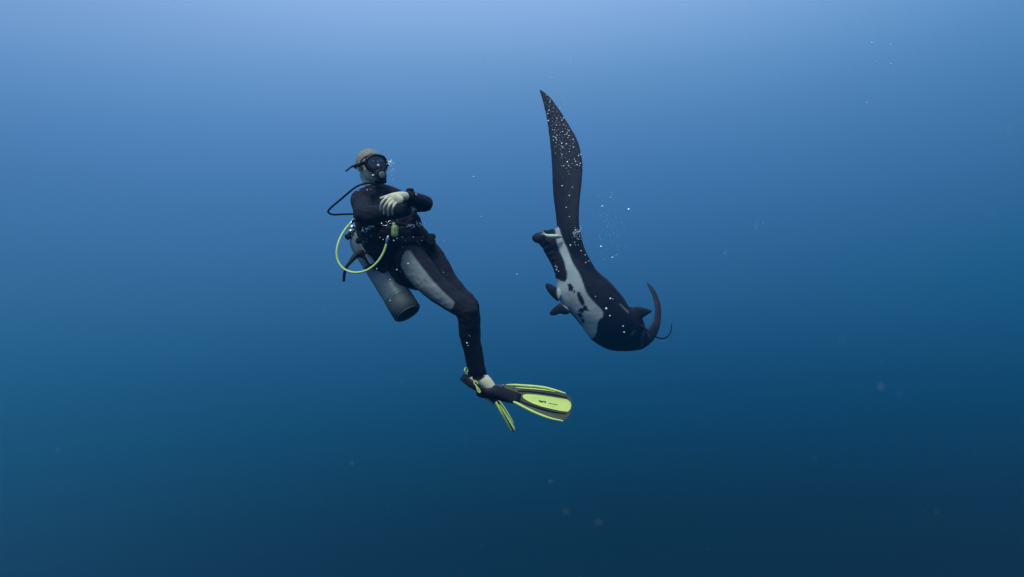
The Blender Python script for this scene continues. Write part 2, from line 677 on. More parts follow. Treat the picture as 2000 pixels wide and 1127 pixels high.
# right hand tucked under the left forearm
bp.append(tube([RW, P(799, 407, 4.76), P(810, 402, 4.83)], [0.026, 0.031, 0.030], flat=Vector((0.2, -1, 0.1)).normalized(), ff=0.5))
bp += fingers([
    [P(808, 394, 4.84), P(812, 392, 4.89), P(815, 391, 4.94), P(817, 391, 4.99)],
    [P(810, 399, 4.85), P(815, 398, 4.90), P(819, 397, 4.95), P(821, 397, 5.00)],
    [P(810, 404, 4.85), P(815, 404, 4.90), P(819, 403, 4.95), P(821, 403, 4.99)],
    [P(808, 408, 4.84), P(813, 409, 4.88), P(816, 409, 4.92), P(818, 409, 4.96)],
    [P(800, 401, 4.78), P(803, 395, 4.80), P(806, 391, 4.83), P(809, 389, 4.86)],
])
# feet
for an, hl, bl, to in ((NL['an'], P(920, 747, 4.91), P(968, 767, 4.86), P(988, 771, 4.86)),
                       (FL['an'], P(912, 738, 5.12), P(948, 768, 5.08), P(962, 786, 5.07))):
    bp.append(tube([an, an.lerp(hl, 0.45) + Vector((0.02, -0.005, -0.012)), hl], [0.041, 0.044, 0.036]))
    mid = an.lerp(bl, 0.42) + Vector((0, 0, -0.002))
    bp.append(tube([an + Vector((0.006, 0, -0.01)), mid, bl, to], [0.042, 0.044, 0.031, 0.016]))
    bp.append(tube([hl, hl.lerp(bl, 0.5), bl], [0.036, 0.034, 0.034]))
body_me = fuse('body', bp, 0.0042, it=3)
body = part('body', body_me, SKIN, diver)

# eyes behind the mask
for s in (-1, 1):
    c = HC + HU * 0.010 + HF * 0.086 + HS * s * 0.031
    ey = part('eye', sph(c, 0.0125), mat('eye_white', (0.7, 0.7, 0.7), 0.2), diver)
    part('iris', sph(c + HF * 0.006, 0.0078), mat('eye_iris', (0.02, 0.02, 0.02), 0.1), ey)

# --- hair: short, on the skull
hp = [ell(HC + HU * 0.034 - HF * 0.010, HS * 0.081, HF * 0.100, HU * 0.087, 36, 20)]
hair_me = fuse('hair', hp, 0.0045, it=2)
bm = bmesh.new()
bm.from_mesh(hair_me)
kill = []
for v in bm.verts:
    u_, f_ = (v.co - HC).dot(HU), (v.co - HC).dot(HF)
    if (f_ > -0.03 and u_ < 0.012 + 0.75 * max(0, f_)) or u_ < -0.05:
        kill.append(v)
bmesh.ops.delete(bm, geom=kill, context='VERTS')
bmesh.ops.solidify(bm, geom=bm.faces[:], thickness=0.006)
bm.to_mesh(hair_me)
bm.free()
displace(hair_me, lambda c, n: 0.003 * noise.noise(c * 40) + 0.0015 * noise.noise(c * 160))
part('hair', hair_me, HAIR, diver)

# --- wetsuit
wp = torso(0.004) + limbs(0.004)
wp.append(tube([P(741, 386, 4.99), P(734, 371, 4.985), P(731, 361, 4.985)], [0.08, 0.066, 0.061], round_ends=False))
suit_me = fuse('wetsuit', wp, 0.0065, it=5)


def suit_disp(c, n):
    # creases across bends
    w = 0.0035 * noise.noise(Vector((c.x * 9, c.y * 9, c.z * 22))) + 0.0022 * noise.noise(c * 40)
    for j in (NL['kn'], FL['kn'], RE, LE):
        d = (c - j).length
        if d < 0.12:
            w += 0.0018 * (1 - d / 0.12) * math.sin(c.z * 170 + c.x * 80 + 5 * noise.noise(c * 12))
    return w


displace(suit_me, suit_disp)
PANEL = [(786, 500), (793, 490), (801, 489), (810, 503), (826, 524), (845, 548), (866, 570), (888, 591), (884, 600), (880, 607), (862, 596), (834, 579), (812, 562), (794, 541), (783, 520)]
attr(suit_me, 'panel', lambda c, n: soft(*px_of(c), PANEL, 1.5) if (n.y < 0.1 and c.y < 4.95) else 0.0)
suit = part('wetsuit', suit_me, NEO, diver)
# cuffs at wrist and shin
for c, d, r in ((LW, LE - LW, 0.037), (RW, RE - RW, 0.039)):
    part('cuff', torus(c, d, r - 0.003, 0.006), NEO, suit)
part('cuff', torus(NL['an'] + Vector((0.000, 0, -0.002)), NL['an'] - NL['ca'], 0.045, 0.006, 24), NEO, suit)

# --- watch on the left wrist
wd = (LE - LW).normalized()
wc = LW + wd * 0.030
watch = root('dive_watch', wc, 'black dive watch strapped over the left sleeve beside the bare hand', 'watch')
out = (Vector((-0.15, -0.35, 0.95)) - wd * Vector((-0.15, -0.35, 0.95)).dot(wd)).normalized()
part('strap', torus(wc, wd, 0.041, 0.007, 26), RUB, watch)
part('case', lathe(wc + out * 0.040, out, [(0, 0.022), (0.004, 0.025), (0.012, 0.025), (0.016, 0.021)], 24), RUB, watch)
part('glass', lathe(wc + out * 0.0565, out, [(0, 0.019), (0.002, 0.017)], 24), GLASS, watch)
part('buckle', rbox(wc + (out * 0.3 + wd.cross(out) * 0.9).normalized() * 0.046, wd * 0.010, wd.cross(out) * 0.004, out * 0.008), STEEL, watch)

# --- mask
mc = HC + HU * 0.004 + HF * 0.100
mask = root('dive_mask', mc, 'black dive mask with wide dark glass worn over the eyes and nose', 'diving mask')


def maskring(d, gx, gy, n=40):
    r = []
    for j in range(n):
        a = 2 * math.pi * j / n
        x, y = math.cos(a), math.sin(a)
        # rounded outline with a dip for the nose
        ex = math.copysign(abs(x) ** 0.8, x) * gx
        ey = math.copysign(abs(y) ** 0.85, y) * gy
        wrap = -(abs(ex) / 0.09) ** 2 * 0.026
        r.append(mc + HS * ex + HU * ey + HF * (d + wrap))
    return r


fr = [maskring(-0.030, 0.072, 0.056), maskring(-0.012, 0.080, 0.062), maskring(0.004, 0.086, 0.064), maskring(0.016, 0.085, 0.063), maskring(0.019, 0.080, 0.058), maskring(0.012, 0.074, 0.052), maskring(-0.008, 0.070, 0.048)]
Vm, Fm = rings(fr)
nn = 40
Fm = Fm[:(len(fr) - 1) * nn]
part('frame', (Vm[:len(fr) * nn], Fm), RUB, mask)
gl = [maskring(0.010, 0.076, 0.054), maskring(0.011, 0.060, 0.042), maskring(0.012, 0.03, 0.02), maskring(0.012, 0.004, 0.003)]
part('lens', rings(gl), GLASS, mask)
part('nose_pocket', ell(mc - HU * 0.036 + HF * 0.018, HS * 0.022, HF * 0.024, HU * 0.022), RUB, mask)
rimm = [p for p in maskring(0.0185, 0.080, 0.058)]
part('rim', tube(rimm[2:19], 0.0022, seg=6, sub=2), mat('mask_rim_highlight', (0.14, 0.15, 0.19), 0.3), mask)  # pale arc along part of the rim, a highlight put into its colour
st = [mc - HS * 0.084 - HF * 0.018 + HU * 0.002, HC - HS * 0.088 + HF * 0.02, HC - HS * 0.080 - HF * 0.055, HC - HF * 0.108, HC + HS * 0.080 - HF * 0.055, HC + HS * 0.088 + HF * 0.02, mc + HS * 0.084 - HF * 0.018]
part('strap', tube(st, 0.013, seg=12, sub=6, flat=None), RUB, mask)
part('strap_end', tube([P(702, 324, 4.86), P(695, 323, 4.84), P(686, 326, 4.82), P(676, 334, 4.80)], [0.006, 0.0065, 0.0065, 0.006], seg=10, flat=Vector((0, 1, 0)), ff=0.5), RUB, mask)

# --- regulator with hose
rc = HC - HU * 0.080 + HF * 0.128
reg = root('regulator', rc, 'black regulator held in the mouth with its thin hose looping out left', 'regulator')
part('second_stage', fuse('second_stage', [
    lathe(rc - HF * 0.020, HF, [(-0.010, 0.026), (0.0, 0.040), (0.010, 0.046), (0.032, 0.046), (0.044, 0.039), (0.047, 0.022)], 32),
    rbox(rc - HU * 0.034, HS * 0.046, HF * 0.024, HU * 0.018),
], 0.003, it=2), RUB, reg)
part('purge_cover', lathe(rc + HF * 0.026, HF, [(0, 0.024), (0.004, 0.025), (0.007, 0.020), (0.008, 0.004)], 28), mat('purge', (0.10, 0.12, 0.14), 0.35), reg)
part('mouthpiece', tube([rc - HF * 0.015, rc - HF * 0.046], [0.016, 0.02], seg=16, flat=HU, ff=0.55), RUB, reg)
part('hose', tube([rc - HS * 0.035 - HU * 0.004, P(729, 357, 4.82), P(715, 358, 4.78), P(694, 366, 4.76), P(666, 389, 4.80), P(646, 406, 4.88), P(641, 414, 4.93), P(650, 419, 4.98), P(668, 418.5, 5.02), P(692, 418, 5.06)],
                 0.0066, seg=12, sub=8), RUB, reg)
part('hose_fitting', tube([rc - HS * 0.030 - HU * 0.003, rc - HS * 0.052 - HU * 0.006], 0.0095, seg=12, sub=1), STEEL, reg)

# --- buoyancy vest
vest = root('buoyancy_vest', P(775, 460, 4.93), 'black buoyancy vest with steel rings and bulging hip pockets worn round the waist', 'vest')
B = -F
vp = [
    ell(P(764, 443, 4.97), S * 0.168, F * 0.128, U * 0.105),
    ell(P(780, 466, 4.95), S * 0.172, F * 0.136, U * 0.090),
    ell(P(798, 486, 4.94), S * 0.168, F * 0.126, U * 0.080),
    rbox(P(725, 478, 4.80), Vector((0.065, 0.02, -0.02)), Vector((-0.02, 0.05, 0)), Vector((-0.03, 0, 0.085)), 3.0),
    rbox(P(829, 471, 4.94), Vector((0.060, 0.02, -0.010)), Vector((-0.02, 0.07, 0)), Vector((-0.022, 0, 0.072)), 3.2),
    rbox(P(838, 470, 4.90), Vector((0.034, 0.01, 0.0)), Vector((-0.02, 0.05, 0)), Vector((0.0, 0, 0.050)), 3.6),
    ell(P(801, 434, 4.97), Vector((0.075, 0.03, 0)), Vector((-0.03, 0.11, 0)), Vector((-0.03, 0, 0.110))),
    ell(P(765, 492, 4.90), Vector((0.08, 0.0, 0)), Vector((0, 0.09, 0)), Vector((0, 0, 0.075))),
    ell(P(812, 452, 4.95), Vector((0.085, 0.03, -0.02)), Vector((-0.03, 0.10, 0)), Vector((-0.02, 0, 0.075))),
    ell(P(720, 460, 5.02), Vector((0.07, 0.05, 0)), Vector((-0.03, 0.10, 0)), Vector((-0.05, 0, 0.14))),
    ell(P(752, 512, 4.93), Vector((0.085, 0, -0.03)), Vector((0, 0.09, 0)), Vector((-0.045, 0, 0.085))),
    ell(P(778, 545, 4.92), Vector((0.050, 0, -0.02)), Vector((0, 0.08, 0)), Vector((-0.045, 0, 0.10))),
    ell(P(712, 420, 5.00), Vector((0.07, 0.03, 0)), Vector((-0.04, 0.08, 0)), Vector((0, 0, 0.10))),
    tube([P(708, 496, 4.85), P(728, 514, 4.85), P(748, 524, 4.87)], [0.022, 0.030, 0.030]),
]
vest_me = fuse('shell', vp, 0.0065, it=3)


def vest_disp(c, n):
    px, py = px_of(c)
    w = 0.007 * noise.noise(c * 14) + 0.004 * noise.noise(c * 38)
    w -= 0.006 * max(0.0, 1 - abs(((py + 0.55 * px) % 34) - 17) / 2.2)          # quilted seams
    return w


displace(vest_me, vest_disp)
part('shell', vest_me, NYLON, vest)


def strap_pts(lst, w, th, name='strap', m=NYLON, par=vest, flat=Vector((0, 1, 0))):
    return part(name, tube(lst, w, seg=12, sub=6, flat=flat, ff=th), m, par)


# shoulder straps, chest strap, waist strap
strap_pts([P(726, 448, 4.77), P(713, 420, 4.80), P(709, 395, 4.82), P(716, 378, 4.90), P(726, 380, 5.04)], 0.022, 0.35, 'shoulder_strap', flat=Vector((-0.4, -0.9, 0.2)).normalized())
strap_pts([P(806, 446, 4.88), P(803, 420, 4.90), P(793, 396, 4.98), P(781, 379, 5.06), P(770, 384, 5.16)], 0.022, 0.35, 'shoulder_strap', flat=Vector((0.2, -0.9, 0.2)).normalized())
strap_pts([P(700, 470, 4.86), P(720, 462, 4.74), P(752, 463, 4.745), P(785, 470, 4.76), P(820, 468, 4.84), P(845, 462, 4.95)], 0.022, 0.3, 'waist_strap', flat=Vector((0, -1, 0.1)).normalized())
strap_pts([P(745, 433, 4.79), P(770, 436, 4.785), P(800, 440, 4.85)], 0.012, 0.4, 'chest_strap', flat=Vector((0, -1, 0.1)).normalized())
for lst in ([P(717, 444, 4.745), P(707, 420, 4.775), P(703, 396, 4.79), P(709, 380, 4.86)], [P(731, 444, 4.75), P(720, 420, 4.775), P(716, 398, 4.79), P(721, 382, 4.86)]):
    part('webbing', tube(lst, 0.0035, seg=8, sub=6), mat('webbing', (0.03, 0.03, 0.04), 0.7), vest)
for i in range(6):
    part('pouch_rib', tube([P(822 + i * 5, 455 + i * 0.6, 4.868), P(823 + i * 4.6, 470, 4.862), P(824 + i * 4.0, 487, 4.872)], 0.005, seg=8, sub=4), NYLON, vest)
part('waist_buckle', rbox(P(756, 464, 4.722), (0.030, 0, -0.004), (0, 0.008, 0), (0.002, 0, 0.022)), RUB, vest)


def dring(x, y, Y, R=0.017, sx=1.0, n=(0.1, -1, 0.3), up=(0, 0, 1)):
    part('ring', torus(P(x, y, Y), n, R, 0.0028, 18, 6, sx, up), STEEL, vest)


dring(751, 437, 4.765, 0.020, 0.7)
dring(744, 434, 4.768, 0.012, 1.0)
dring(712, 449, 4.73, 0.020, 0.55, up=(0.9, 0, 0.5))
dring(722, 445, 4.73, 0.014, 0.6, up=(0.9, 0, 0.5))
dring(803, 442, 4.80, 0.022, 0.45, up=(0.3, 0, 1))
dring(818, 438, 4.84, 0.016, 0.6, up=(0.6, 0, 1))
dring(762, 434, 4.765, 0.010)


def buckle(x, y, Y, w, h, ang):
    a = math.radians(ang)
    ax = Vector((math.cos(a), 0, math.sin(a)))
    az = Vector((-math.sin(a), 0, math.cos(a)))
    part('buckle', rbox(P(x, y, Y), ax * w, Vector((0, 0.006, 0)), az * h), STEEL, vest)


buckle(799, 442, 4.775, 0.019, 0.0055, 18)
buckle(806, 440, 4.785, 0.012, 0.004, 10)
buckle(718, 447, 4.715, 0.013, 0.008, 35)
buckle(709, 451, 4.72, 0.010, 0.0055, 40)
buckle(728, 443, 4.735, 0.010, 0.005, -25)
buckle(757, 442, 4.745, 0.004, 0.014, -20)
buckle(743, 436, 4.755, 0.012, 0.003, -35)
part('tank_band', tube([P(706, 500, 4.90), P(720, 496, 4.84), P(739, 491, 4.86)], [0.016] * 3, seg=12, flat=Vector((0, 1, 0)), ff=0.4), NYLON, vest)
part('tank_band', tube([P(716, 523, 4.90), P(731, 516, 4.84), P(747, 509, 4.86)], [0.012] * 3, seg=12, flat=Vector((0, 1, 0)), ff=0.4), NYLON, vest)
part('pocket_flap', rbox(P(720, 467, 4.735), Vector((0.055, 0.01, 0.012)), Vector((0, 0.008, 0)), Vector((-0.01, 0, 0.018)), 3), NYLON, vest)
part('loose_strap', tube([P(706, 494, 4.84), P(694, 500, 4.82), P(685, 511, 4.80), P(677, 521, 4.79), P(673, 533, 4.785), P(671.5, 548, 4.785)], [0.022, 0.020, 0.013, 0.0105, 0.010, 0.0095], seg=12, flat=Vector((0, 1, 0)), ff=0.5), RUB, vest)

# --- tank
ta = P(795, 610, 4.86)
tb = P(706, 468, 5.06)
td = (tb - ta).normalized()
tl = (tb - ta).length
tank = root('scuba_tank', ta, 'silver grey scuba tank hanging behind the hip on the diver back', 'tank')
part('cylinder', lathe(ta, td, [(0.010, 0.04), (0.012, 0.085), (0.02, 0.0925), (0.1, 0.0925), (0.2, 0.0925), (tl - 0.03, 0.0925), (tl, 0.088), (tl + 0.03, 0.074), (tl + 0.05, 0.052), (tl + 0.062, 0.030), (tl + 0.07, 0.022), (tl + 0.085, 0.02)], 56), TANKM, tank)
part('boot', lathe(ta, td, [(-0.002, 0.060), (-0.006, 0.064), (-0.010, 0.088), (-0.004, 0.0960), (0.05, 0.0962), (0.115, 0.0958), (0.118, 0.0935)], 56), BOOT, tank)
part('rim', torus(ta - td * 0.009, td, 0.084, 0.006, 48, 8), TANKM, tank)
part('band', lathe(ta, td, [(0.128, 0.0925), (0.129, 0.0945), (0.136, 0.0945), (0.137, 0.0925)], 56), TANKM, tank)
vt = ta + td * (tl + 0.10)
part('valve', fuse('valve', [tube([ta + td * (tl + 0.07), vt + td * 0.01], 0.016, seg=14, sub=1), rbox(vt, (0.024, 0, 0), (0, 0.02, 0), (0, 0, 0.020)), sph(vt + Vector((-0.01, -0.03, 0.004)), 0.022)], 0.003, it=2), STEEL, tank)
kn = P(680, 462, 4.99)
part('valve_knob', lathe(kn, (-0.6, -0.6, -0.5), [(-0.016, 0.014), (-0.014, 0.021), (0.012, 0.022), (0.016, 0.017), (0.017, 0.004)], 20), RUB, tank)
part('first_stage', lathe(P(687, 453, 5.0), (-0.5, -0.7, 0.2), [(-0.02, 0.012), (-0.018, 0.020), (0.008, 0.020), (0.010, 0.016), (0.022, 0.015), (0.024, 0.004)], 22), STEEL, tank)
# curved paper label wrapped on the tank
q0 = P(722.5, 505, 4.815)
part('label_sticker', rbox(q0, Vector((0.5, 0.12, 0.25)).normalized() * 0.017, Vector((0, 0.006, 0)), Vector((-0.42, 0, 0.80)).normalized() * 0.036, 6), PALEL, tank)

# --- yellow spare regulator
oc = P(771, 451, 4.66)
octo = root('spare_regulator', oc, 'yellow spare air regulator clipped at the belly with a looping pale yellow hose', 'regulator')
part('case', rbox(oc, (0.022, 0.003, 0), (0, 0.018, 0), (0.001, 0, 0.039), 3.2), YELD, octo)
part('cover', rbox(oc + Vector((0.0, -0.014, 0.002)), (0.014, 0, 0), (0, 0.007, 0), (0, 0, 0.026), 3), YEL, octo)
part('button', rbox(oc + Vector((0.003, -0.022, 0.006)), (0.005, 0, 0), (0, 0.003, 0), (0, 0, 0.012), 3), YELD, octo)
part('mouthpiece', rbox(oc + Vector((-0.006, 0, 0.042)), (0.011, 0, 0), (0, 0.012, 0), (0, 0, 0.012), 2.5), mat('clear_silicone', (0.42, 0.46, 0.36), 0.3), octo)
part('hose', tube([P(692, 429, 4.90), P(687, 434, 4.86), P(676, 446, 4.80), P(665, 464, 4.75), P(658, 486, 4.72), P(659, 506, 4.71), P(668, 522, 4.70), P(684, 531, 4.69), P(702, 532, 4.68), P(720, 526, 4.675), P(736, 513, 4.67), P(747, 497, 4.67), P(753, 482, 4.67), P(756, 471, 4.67)],
                 0.0072, seg=14, sub=8), YELH, octo)
part('hose_fitting', tube([P(755.5, 474, 4.67), P(757, 467, 4.67), P(758, 463, 4.67)], [0.010, 0.0115, 0.010], seg=14, sub=2), STEEL, octo)
part('hose_fitting', tube([P(690, 430, 4.885), P(686, 435, 4.855)], 0.0105, seg=14, sub=1), STEEL, octo)
part('swivel', tube([P(758, 465, 4.67), P(764, 460, 4.665), P(769, 457, 4.665)], [0.008, 0.008, 0.008], seg=12), RUB, octo)

# --- fins: one shape in its own plane (u along the blade, v across it), set twice
FO = P(968, 768, 4.86)
FA = (P(1114, 793, 4.80) - FO).normalized()
_t = P(1060, 757, 4.87) - P(1060, 812, 4.79)
FB = (_t - FA * _t.dot(FA)).normalized()
FN = FA.cross(FB)
if FN.y > 0:
    FN = -FN


def uv(px, py):
    """where the view ray through a pixel meets the fin's plane"""
    d = P(px, py, 1.0)
    t = FO.dot(FN) / d.dot(FN)
    q = d * t - FO
    return (q.dot(FA), q.dot(FB))


UP_EDGE = [uv(*p) for p in ((968, 751), (984, 752), (1000, 752.5), (1021, 754), (1045, 756), (1070, 759), (1092, 764.5), (1105, 769), (1113, 773))]
TIP = [uv(*p) for p in ((1116, 780), (1118, 789), (1116, 800), (1112, 810), (1105, 818))]
LO_EDGE = [uv(*p) for p in ((1097, 819), (1074, 814), (1051, 806), (1021, 792), (1000, 782), (985, 778.5), (968, 777))]
PANELP = [uv(*p) for p in ((1020.5, 774), (1023, 771), (1030, 770), (1048, 771), (1066, 773), (1090, 776.5), (1108, 779.5), (1114, 784), (1116, 790), (1114, 798), (1109, 803), (1096, 802), (1081, 799), (1060, 794.5), (1043, 789), (1031, 783.5), (1023, 778.5))]
RAILS = [
    ([uv(*p) for p in ((989, 751.5), (1005, 752), (1021, 753), (1045, 754.5), (1066, 757), (1086, 762), (1104, 767))], [0.003, 0.0075, 0.0085, 0.0085, 0.008, 0.0075, 0.005]),
    ([uv(*p) for p in ((974, 778), (985, 779.5), (998, 783), (1010, 788), (1021, 794), (1036, 801.5), (1051, 808), (1074, 816), (1099, 821))], [0.003, 0.0075, 0.0095, 0.0095, 0.009, 0.009, 0.0085, 0.0075, 0.005]),
]
RIBS = [
    ([uv(*p) for p in ((1008, 757.5), (1021, 758.5), (1045, 760), (1066, 762), (1084, 764.5))], [0.003, 0.005, 0.0055, 0.0045, 0.002], YEL),
    ([uv(*p) for p in ((1012, 764), (1040, 765), (1075, 769), (1108, 775))], [0.004, 0.0045, 0.0045, 0.003], RUB),
    ([uv(*p) for p in ((1012, 781), (1030, 789), (1055, 797), (1080, 803.5), (1106, 807))], [0.004, 0.0045, 0.0045, 0.0045, 0.003], RUB),
]


def slab(poly, z0, z1, T):
    n = len(poly)
    V = [T(u, v, z0) for u, v in poly] + [T(u, v, z1) for u, v in poly]
    Fc = [tuple(range(n)), tuple(range(2 * n - 1, n - 1, -1))]
    for i in range(n):
        j = (i + 1) % n
        Fc.append((i, i + n, j + n, j))
    return V, Fc


def make_fin(O, A, Bv, Nn, label, heel, mirror=1, width=1.0, length=1.0, text=True):
    def T(u, v, z=0.0):
        bend = -0.10 * max(0, u - 0.05) ** 2
        return O + A * (u * length) + Bv * (v * width * mirror) + Nn * (z + bend)
    r = root('swim_fin', O, label, 'fin', 'swim fins on the diver feet')
    outl = UP_EDGE + TIP + LO_EDGE
    part('blade', to_mesh('blade', slab(outl, -0.003, 0.003, T), smooth=False), RUBB, r)
    part('centre_panel', to_mesh('centre_panel', slab(PANELP, 0.0035, 0.0065, T), smooth=False), YEL, r)
    part('centre_panel', to_mesh('centre_panel', slab(PANELP, -0.0065, -0.0035, T), smooth=False), YEL, r)
    for pts, rad in RAILS:
        part('side_rail', tube([T(u, v, 0.001) for u, v in pts], rad, seg=10, sub=5), YEL, r)
    for pts, rad, m in RIBS:
        part('rib', tube([T(u, v, 0.004) for u, v in pts], rad, seg=8, sub=4), m, r)
    # foot pocket: a shoe-like loft open at the heel
    rs = []
    sec = [(-0.125, -0.022, 0.012, 0.010), (-0.105, -0.018, 0.026, 0.030), (-0.075, -0.008, 0.036, 0.046), (-0.045, 0.002, 0.044, 0.052), (-0.015, 0.006, 0.046, 0.052), (0.02, 0.004, 0.046, 0.044), (0.06, -0.002, 0.045, 0.032), (0.10, -0.006, 0.043, 0.020), (0.135, -0.008, 0.040, 0.011), (0.170, -0.010, 0.034, 0.006)]
    for u, v, hv, hn in sec:
        ring = []
        for j in range(28):
            a = 2 * math.pi * j / 28
            ring.append(T(u, v + hv * math.copysign(abs(math.cos(a)) ** 0.8, math.cos(a)), hn * math.copysign(abs(math.sin(a)) ** 0.8, math.sin(a))))
        rs.append(ring)
    part('foot_pocket', rings(rs), RUB, r)
    if text:
        for body, size, pos, weight in (('mares', 0.0200, (1052, 784.5), 0.0007), ('avanti quattro', 0.0105, (1071.5, 788), 0.0), ('+', 0.012, (1079, 795), 0.0)):
            cu = bpy.data.curves.new('lettering', 'FONT')
            cu.body = body
            cu.size = size
            cu.extrude = 0.0006
            cu.offset = weight
            ob = bpy.data.objects.new('tmp', cu)
            COL.objects.link(ob)
            dg = bpy.context.evaluated_depsgraph_get()
            me = bpy.data.meshes.new_from_object(ob.evaluated_get(dg))
            bpy.data.objects.remove(ob)
            u0, v0 = uv(*pos)
            u1, v1 = uv(pos[0] + 20, pos[1] + 3.0)
            ang = math.atan2(v1 - v0, u1 - u0)
            for v in me.vertices:
                x = v.co.x * math.cos(ang) - v.co.y * math.sin(ang)
                y = v.co.x * math.sin(ang) + v.co.y * math.cos(ang)
                v.co = T(u0 + x, v0 + y, 0.0072 + v.co.z)
            part('lettering', me, RUB, r)
    return r, T


f1, T1 = make_fin(FO, FA, FB, FN, 'black and yellow swim fin seen flat on, its broad blade pointing right', None)
# heel strap and buckles of the near fin
hs = [P(945, 767, 4.805), P(935, 760, 4.80), P(922, 751, 4.805), P(910, 742, 4.83), P(904, 737, 4.875), P(903, 735, 4.925), P(912, 739, 4.965), P(935, 752, 4.965)]
part('heel_strap', ribbon(hs, [0.014, 0.020, 0.024, 0.025, 0.025, 0.024, 0.022, 0.018], 0.0035, Vector((0.52, 0.0, 0.85))), RUB, f1)
part('pull_loop', torus(P(910.5, 723, 4.885), (0.8, -0.6, 0.15), 0.0155, 0.0050, 20, 8, 1.0), YEL, f1)
bk = part('buckle', tube([P(933, 749, 4.78), P(929, 744.5, 4.78), P(925.5, 746, 4.78), P(927.5, 751, 4.78), P(933, 757, 4.78), P(938, 765, 4.78), P(935, 766, 4.78), P(931.5, 759, 4.78), P(929.5, 752, 4.78)], 0.0045, seg=8, sub=5), YEL, f1)
part('screw', sph(P(983, 752, 4.865), 0.0055), STEEL, f1)

ga = (P(1002, 830, 5.06) - P(950, 760, 5.06)).normalized()
gb = Vector((0.34, 0.92, -0.24))
gb = (gb - ga * gb.dot(ga)).normalized()
gn = ga.cross(gb)
if gn.dot(Vector((0, 1, 0))) > 0:
    gn = -gn
f2, T2 = make_fin(P(956, 766, 5.07), ga, gb, gn, 'black and yellow swim fin seen nearly edge on, pointing steeply down behind the other fin', None, length=0.62, width=0.8, text=False)

# ================================================================== MANTA RAY
manta_o = P(1160, 560, 8.5)
manta = root('manta_ray', manta_o, 'black manta ray with spotted white belly and one long wing raised high', 'manta ray')


def lens_loft(stations, thick_dir_ref=Vector((0, -1, 0)), n=36, sharp=1.35, sub=4):
    """stations: (Lx, Ly, LY, Rx, Ry, RY, thickness front, thickness back)"""
    q = cat(stations, sub)
    rs = []
    prev_n = None
    cen = [((P(s[0], s[1], s[2]) + P(s[3], s[4], s[5])) * 0.5) for s in q]
    for i, s in enumerate(q):
        L, R = P(s[0], s[1], s[2]), P(s[3], s[4], s[5])
        w = (R - L) * 0.5
        t = (cen[min(i + 1, len(q) - 1)] - cen[max(i - 1, 0)])
        nn_ = w.cross(t)
        if nn_.length < 1e-6:
            nn_ = prev_n
        nn_.normalize()
        if nn_.y > 0:
            nn_ = -nn_
        prev_n = nn_
        ring = []
        for j in range(n):
            a = 2 * math.pi * j / n
            th = s[6] if math.sin(a) > 0 else s[7]
            ring.append(cen[i] + w * math.cos(a) + nn_ * th * math.copysign(abs(math.sin(a)) ** sharp, math.sin(a)))
        rs.append(ring)
    return rings(rs)


wing = [
    (1052.5, 175, 9.55, 1059, 177, 9.55, .010, .010), (1055.5, 185, 9.52, 1070, 185, 9.50, .018, .018), (1059.5, 197, 9.48, 1081, 198, 9.44, .024, .024),
    (1066.5, 228, 9.32, 1102, 228, 9.24, .034, .034), (1071.5, 260, 9.15, 1121.5, 260, 9.04, .042, .042), (1075, 292, 8.98, 1134.5, 292, 8.84, .048, .048),
    (1077, 324, 8.84, 1138.5, 324, 8.67, .052, .052), (1079, 356, 8.72, 1137, 356, 8.53, .056, .056), (1081, 388, 8.62, 1133, 388, 8.43, .060, .060),
    (1085, 419, 8.54, 1131, 419, 8.36, .066, .066), (1089, 448, 8.49, 1132, 448, 8.31, .072, .08), (1095, 480, 8.46, 1139.5, 480, 8.29, .08, .10),
    (1108, 512, 8.45, 1152, 508, 8.28, .09, .12), (1124, 545, 8.45, 1170, 536, 8.28, .10, .14), (1150, 580, 8.46, 1200, 562, 8.30, .10, .14), (1180, 610, 8.48, 1226, 598, 8.34, .08, .12)]
bodyst = [
    (1062, 452, 8.46, 1092, 446, 8.42, .05, .05), (1060, 470, 8.44, 1110, 462, 8.42, .08, .10), (1061, 488, 8.43, 1128, 476, 8.42, .10, .13),
    (1073, 510, 8.42, 1140, 492, 8.42, .13, .17), (1083, 530, 8.40, 1152, 510, 8.42, .16, .20), (1088, 550, 8.40, 1168, 530, 8.42, .19, .23),
    (1088, 573, 8.40, 1190, 549, 8.42, .21, .24), (1097, 594, 8.40, 1208, 569, 8.42, .21, .24), (1112, 609, 8.40, 1220, 584, 8.42, .20, .23),
    (1132, 632, 8.42, 1230, 600, 8.43, .18, .20), (1150, 658, 8.45, 1246, 612, 8.45, .15, .17), (1166, 671, 8.50, 1255, 622, 8.47, .12, .14),
    (1186, 681, 8.56, 1259, 634, 8.50, .10, .11), (1206, 684.5, 8.62, 1262, 645, 8.54, .08, .09), (1228, 684, 8.68, 1266, 652, 8.60, .065, .07),
    (1252, 681, 8.74, 1270, 656, 8.68, .05, .05)]
cres = [
    (1236, 684, 8.70, 1259, 648, 8.60, .05, .05), (1253, 682, 8.74, 1265, 644, 8.64, .045, .05), (1272, 668, 8.84, 1268.5, 640, 8.72, .04, .045),
    (1283, 651, 8.96, 1274, 631, 8.84, .035, .04), (1289.5, 630, 9.10, 1277.5, 622, 8.98, .03, .035), (1291, 608, 9.22, 1280, 604, 9.12, .025, .03),
    (1288.5, 590, 9.32, 1278, 588, 9.24, .02, .025), (1281, 570, 9.42, 1272, 571, 9.36, .015, .018), (1272, 558, 9.48, 1266, 561, 9.44, .01, .01), (1263, 550, 9.52, 1261.5, 552, 9.52, .004, .004)]
